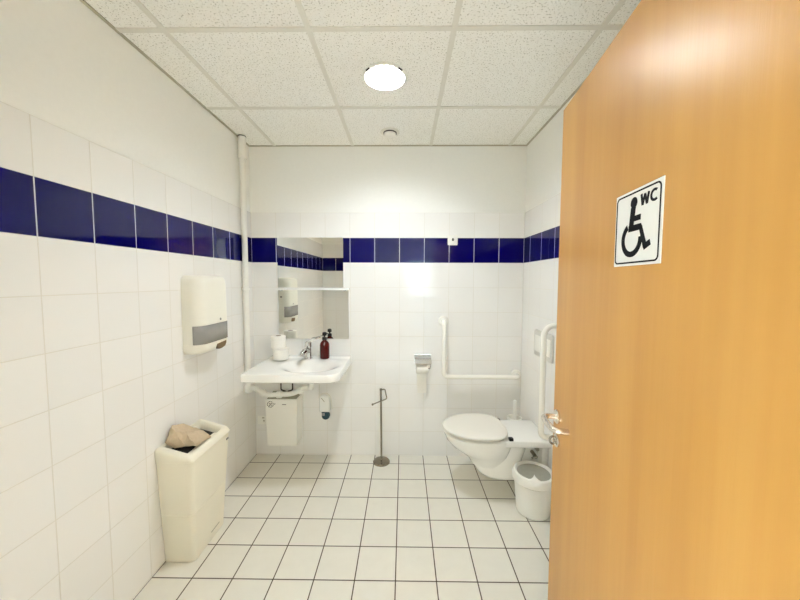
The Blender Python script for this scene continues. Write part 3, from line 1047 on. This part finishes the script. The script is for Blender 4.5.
b.loft([[(0.109 + 0.006 * i / 3, y, z), (0.191 - 0.004 * i / 3, y, z), (0.191 - 0.004 * i / 3, y + 0.0012, z), (0.109 + 0.006 * i / 3, y + 0.0012, z)] for i, (y, z) in enumerate(for_pts)])
b.build('loose_sheet', M['paper'], t, smooth=50)

# ------------------------------------------------------------------ grab rails
t = thing('grab_rail', (0.6, YB, 0.68), 'white L-shaped grab rail on the back wall above the toilet', 'grab rail')
yr = YB - 0.075
MB().tube(round_path([(0.322, YB - 0.002, 1.138), (0.322, yr, 1.138), (0.322, yr, 0.695), (0.922, yr, 0.695), (0.922, YB - 0.002, 0.695)], 0.045, 8), 0.0175, 18).build('tube', M['rail'], t, smooth=60)
for x, z in ((0.322, 1.138), (0.922, 0.695)):
    MB().lathe([(0.0, 0.0), (0.042, 0.0), (0.042, 0.008), (0.036, 0.016), (0.0, 0.016)], (x, YB - 0.0005, z), (0, -1, 0), 28).build('flange', M['rail'], t)

FY = 1.83
t = thing('folding_grab_rail', (XR, FY, 0.50), 'white folding support rail raised upright on the right wall', 'grab rail')
fx = 0.805
pts = [Vector((XR - 0.04, FY, 0.56)), Vector((fx, FY, 0.555))]
path = round_path([(XR - 0.05, FY, 0.545), (fx, FY, 0.55), (fx, FY, 1.10)], 0.04, 6)
ctr_x, rr = fx + 0.055, 0.055
path += [Vector((ctr_x - rr * math.cos(PI * i / 14), FY, 1.145 + rr * 1.15 * math.sin(PI * i / 14))) for i in range(15)]
path += [Vector((ctr_x + rr, FY, 0.9)), Vector((ctr_x + rr, FY, 0.66)), Vector((XR - 0.03, FY, 0.63))]
MB().tube(path, 0.0165, 16).build('tube', M['rail'], t, smooth=60)
MB().box((XR - 0.012, FY - 0.055, 0.47), (XR - 0.0005, FY + 0.055, 0.74), 0.004).build('wall_plate', M['rail'], t)
MB().box((XR - 0.06, FY - 0.03, 0.51), (XR - 0.011, FY + 0.03, 0.68), 0.006).build('hinge_block', M['rail'], t)

# ------------------------------------------------------------------ toilet
TY = 2.185
t = thing('toilet', (XR, TY, 0.12), 'long white wall-hung toilet with closed lid on the right wall', 'toilet')


def egg(tip, xc, back, hw, z, n=44, nb=3.0, cy=TY):
    out = []
    for i in range(n):
        a = 2 * PI * i / n
        c, s_ = math.cos(a), math.sin(a)
        if c >= 0:      # towards the tip
            out.append((xc - (xc - tip) * c, cy + hw * s_, z))
        else:
            e = 2.0 / nb
            out.append((xc + (back - xc) * abs(c) ** e, cy + hw * math.copysign(abs(s_) ** e, s_), z))
    return out


b = MB()
b.loft([egg(0.475, 0.58, 0.70, 0.095, 0.20), egg(0.450, 0.575, 0.71, 0.112, 0.245), egg(0.398, 0.56, 0.72, 0.140, 0.285), egg(0.340, 0.54, 0.73, 0.165, 0.325),
        egg(0.303, 0.53, 0.74, 0.179, 0.365), egg(0.288, 0.525, 0.745, 0.184, 0.40), egg(0.282, 0.52, 0.75, 0.187, 0.416), egg(0.288, 0.52, 0.745, 0.181, 0.421), egg(0.325, 0.52, 0.70, 0.145, 0.420), egg(0.345, 0.52, 0.68, 0.125, 0.39), egg(0.42, 0.54, 0.64, 0.07, 0.27)])
b.build('bowl', M['ceramic'], t, smooth=60)
b = MB()
b.loft([egg(0.575, 0.70, 0.81, 0.084, 0.114, nb=4), egg(0.545, 0.69, 0.81, 0.096, 0.120, nb=4), egg(0.515, 0.68, 0.815, 0.100, 0.145, nb=4), egg(0.488, 0.67, 0.815, 0.101, 0.20, nb=4),
        egg(0.475, 0.66, 0.815, 0.101, 0.25, nb=4), egg(0.46, 0.66, 0.84, 0.102, 0.32, nb=4), egg(0.46, 0.66, 0.82, 0.11, 0.40, nb=4)])
b.box((0.78, TY - 0.055, 0.17), (XR - 0.03, TY + 0.055, 0.385), 0.02)
b.build('trunk', M['ceramic'], t, smooth=60)
MB().box((0.66, TY - 0.165, 0.378), (XR - 0.001, TY + 0.165, 0.424), 0.010, 3).build('ledge', M['ceramic'], t, smooth=40)
b = MB()
b.box((XR - 0.042, TY - 0.118, 0.14), (XR - 0.001, TY + 0.15, 0.385), 0.006)
b.build('mounting_plate', M['ceramic'], t, smooth=40)
b = MB()
b.tube([(XR - 0.08, TY - 0.06, 0.355), (XR - 0.08, TY - 0.135, 0.355)], 0.012, 12)
b.build('fixing_bolt', M['steel'], t)
b = MB()
b.tube([(XR - 0.085, TY - 0.05, 0.30), (XR - 0.085, TY - 0.128, 0.30)], 0.012, 12)
b.tube([(XR - 0.085, TY - 0.116, 0.30), (XR - 0.11, TY - 0.116, 0.285)], 0.006, 10)
b.build('fixing_bolt', M['steel'], t)
b = MB()
b.loft([egg(0.300, 0.52, 0.69, 0.178, 0.4295), egg(0.294, 0.52, 0.69, 0.184, 0.432), egg(0.294, 0.52, 0.69, 0.184, 0.4395), egg(0.33, 0.52, 0.67, 0.14, 0.4395), egg(0.33, 0.52, 0.67, 0.14, 0.4295), egg(0.300, 0.52, 0.69, 0.178, 0.4295)], False, False)
b.build('seat', M['seat'], t, smooth=40)
b = MB()
b.loft([egg(0.283, 0.52, 0.702, 0.194, 0.4435), egg(0.276, 0.52, 0.706, 0.200, 0.447), egg(0.276, 0.52, 0.706, 0.200, 0.453), egg(0.282, 0.52, 0.702, 0.195, 0.4575), egg(0.305, 0.52, 0.685, 0.178, 0.461), egg(0.38, 0.52, 0.62, 0.11, 0.463)])
b.build('lid', M['seat'], t, smooth=50)
for s_ in (-1, 1):
    b = MB()
    b.box((0.690, TY + s_ * 0.145 - 0.017, 0.4225), (0.717, TY + s_ * 0.145 + 0.012, 0.441), 0.003)
    b.build('hinge', M['black'], t)

# toilet brush behind the ledge
QX, QY = 0.856, 2.410
t = thing('toilet_brush', (QX, QY, 0), 'white toilet brush standing in its holder in the back right corner', 'toilet brush')
MB().lathe([(0.0, 0.0), (0.045, 0.0), (0.047, 0.01), (0.053, 0.38), (0.055, 0.416), (0.052, 0.420), (0.045, 0.416), (0.043, 0.38), (0.038, 0.02), (0.0, 0.02)], (QX, QY, 0), n=32).build('holder', M['plastic'], t, smooth=50)
MB().lathe([(0.0, 0.03), (0.030, 0.03), (0.034, 0.06), (0.034, 0.10), (0.02, 0.12), (0.012, 0.13), (0.0115, 0.52), (0.0125, 0.54), (0.009, 0.55), (0.0, 0.552)], (QX, QY, 0), n=20).build('brush', M['plastic'], t, smooth=50)

# flush plate on the right wall
t = thing('flush_plate', (XR, 2.17, 0.96), 'white rectangular flush plate on the right wall above the toilet', 'flush plate')
poly = rrect(2.035, 2.325, 0.93, 1.115, 0.02, 5)
b = MB()
b.loft([[(XR - 0.0005, p[0], p[1]) for p in poly], [(XR - 0.010, p[0], p[1]) for p in poly], [(XR - 0.013, (p[0] - 2.18) * 0.97 + 2.18, (p[1] - 1.0225) * 0.96 + 1.0225) for p in poly]])
b.build('plate', plain('flush_plate_edge_shade', (212, 209, 200), 0.3), t, smooth=30)  # plate greyed to paint the shadow along its edges
for y0, y1 in ((2.06, 2.165), (2.175, 2.30)):
    MB().box((XR - 0.018, y0, 0.965), (XR - 0.012, y1, 1.08), 0.004).build('button', M['plastic'], t)

# ------------------------------------------------------------------ small bin by the toilet
CXB, CYB = 0.829, 1.970
t = thing('small_bin', (CXB, CYB, 0), 'small round white bin with a turned-over rim beside the toilet', 'bin')
MB().lathe([(0.0, 0.0), (0.092, 0.0), (0.100, 0.006), (0.117, 0.205), (0.116, 0.207), (0.0, 0.207)], (CXB, CYB, 0), n=48).build('body', M['plastic'], t, smooth=40)
MB().lathe([(0.1165, 0.202), (0.1165, 0.209), (0.119, 0.209), (0.1175, 0.202)], (CXB, CYB, 0), n=48, caps=False).build('seam', M['gap'], t)
b = MB()
n = 60
rings = [[], [], [], [], [], []]
for i in range(n):
    a = 2 * PI * i / n
    # a peak of the rim liner at the side turned to the doorway
    da = (a - math.radians(252) + PI) % (2 * PI) - PI
    pk = max(0.0, 1 - abs(da) / 0.26)
    for q, (r, z) in enumerate(((0.1175, 0.207), (0.127, 0.210), (0.129, 0.235), (0.120, 0.258), (0.110, 0.263), (0.099, 0.250))):
        if q >= 3:
            r = r - pk * 0.05 * (q - 2) / 3.0
            z = z + pk * 0.016 * (q - 2) / 3.0
        rings[q].append((CXB + r * math.cos(a), CYB + r * math.sin(a), z))
b.loft(rings, False, False)
b.build('rim', M['plastic'], t, smooth=40)
MB().lathe([(0.0, 0.232), (0.05, 0.240), (0.08, 0.243), (0.102, 0.247), (0.102, 0.236), (0.0, 0.220)], (CXB, CYB, 0), n=40).build('liner', M['bag'], t)

# call switch on the back wall
t = thing('wall_switch', (0.391, YB, 1.75), 'small square white switch on the blue tile band of the back wall', 'switch')
MB().box((0.351, YB - 0.012, 1.748), (0.431, YB - 0.0005, 1.828), 0.008, 3).build('plate', M['plastic'], t)
b = MB()
b.lathe([(0.0, 0), (0.009, 0), (0.009, 0.003), (0.0, 0.003)], (0.392, YB - 0.011, 1.790), (0, -1, 0), 16)
b.box((0.386, YB - 0.0135, 1.790), (0.398, YB - 0.011, 1.804))
b.build('keyhole', M['dark'], t)
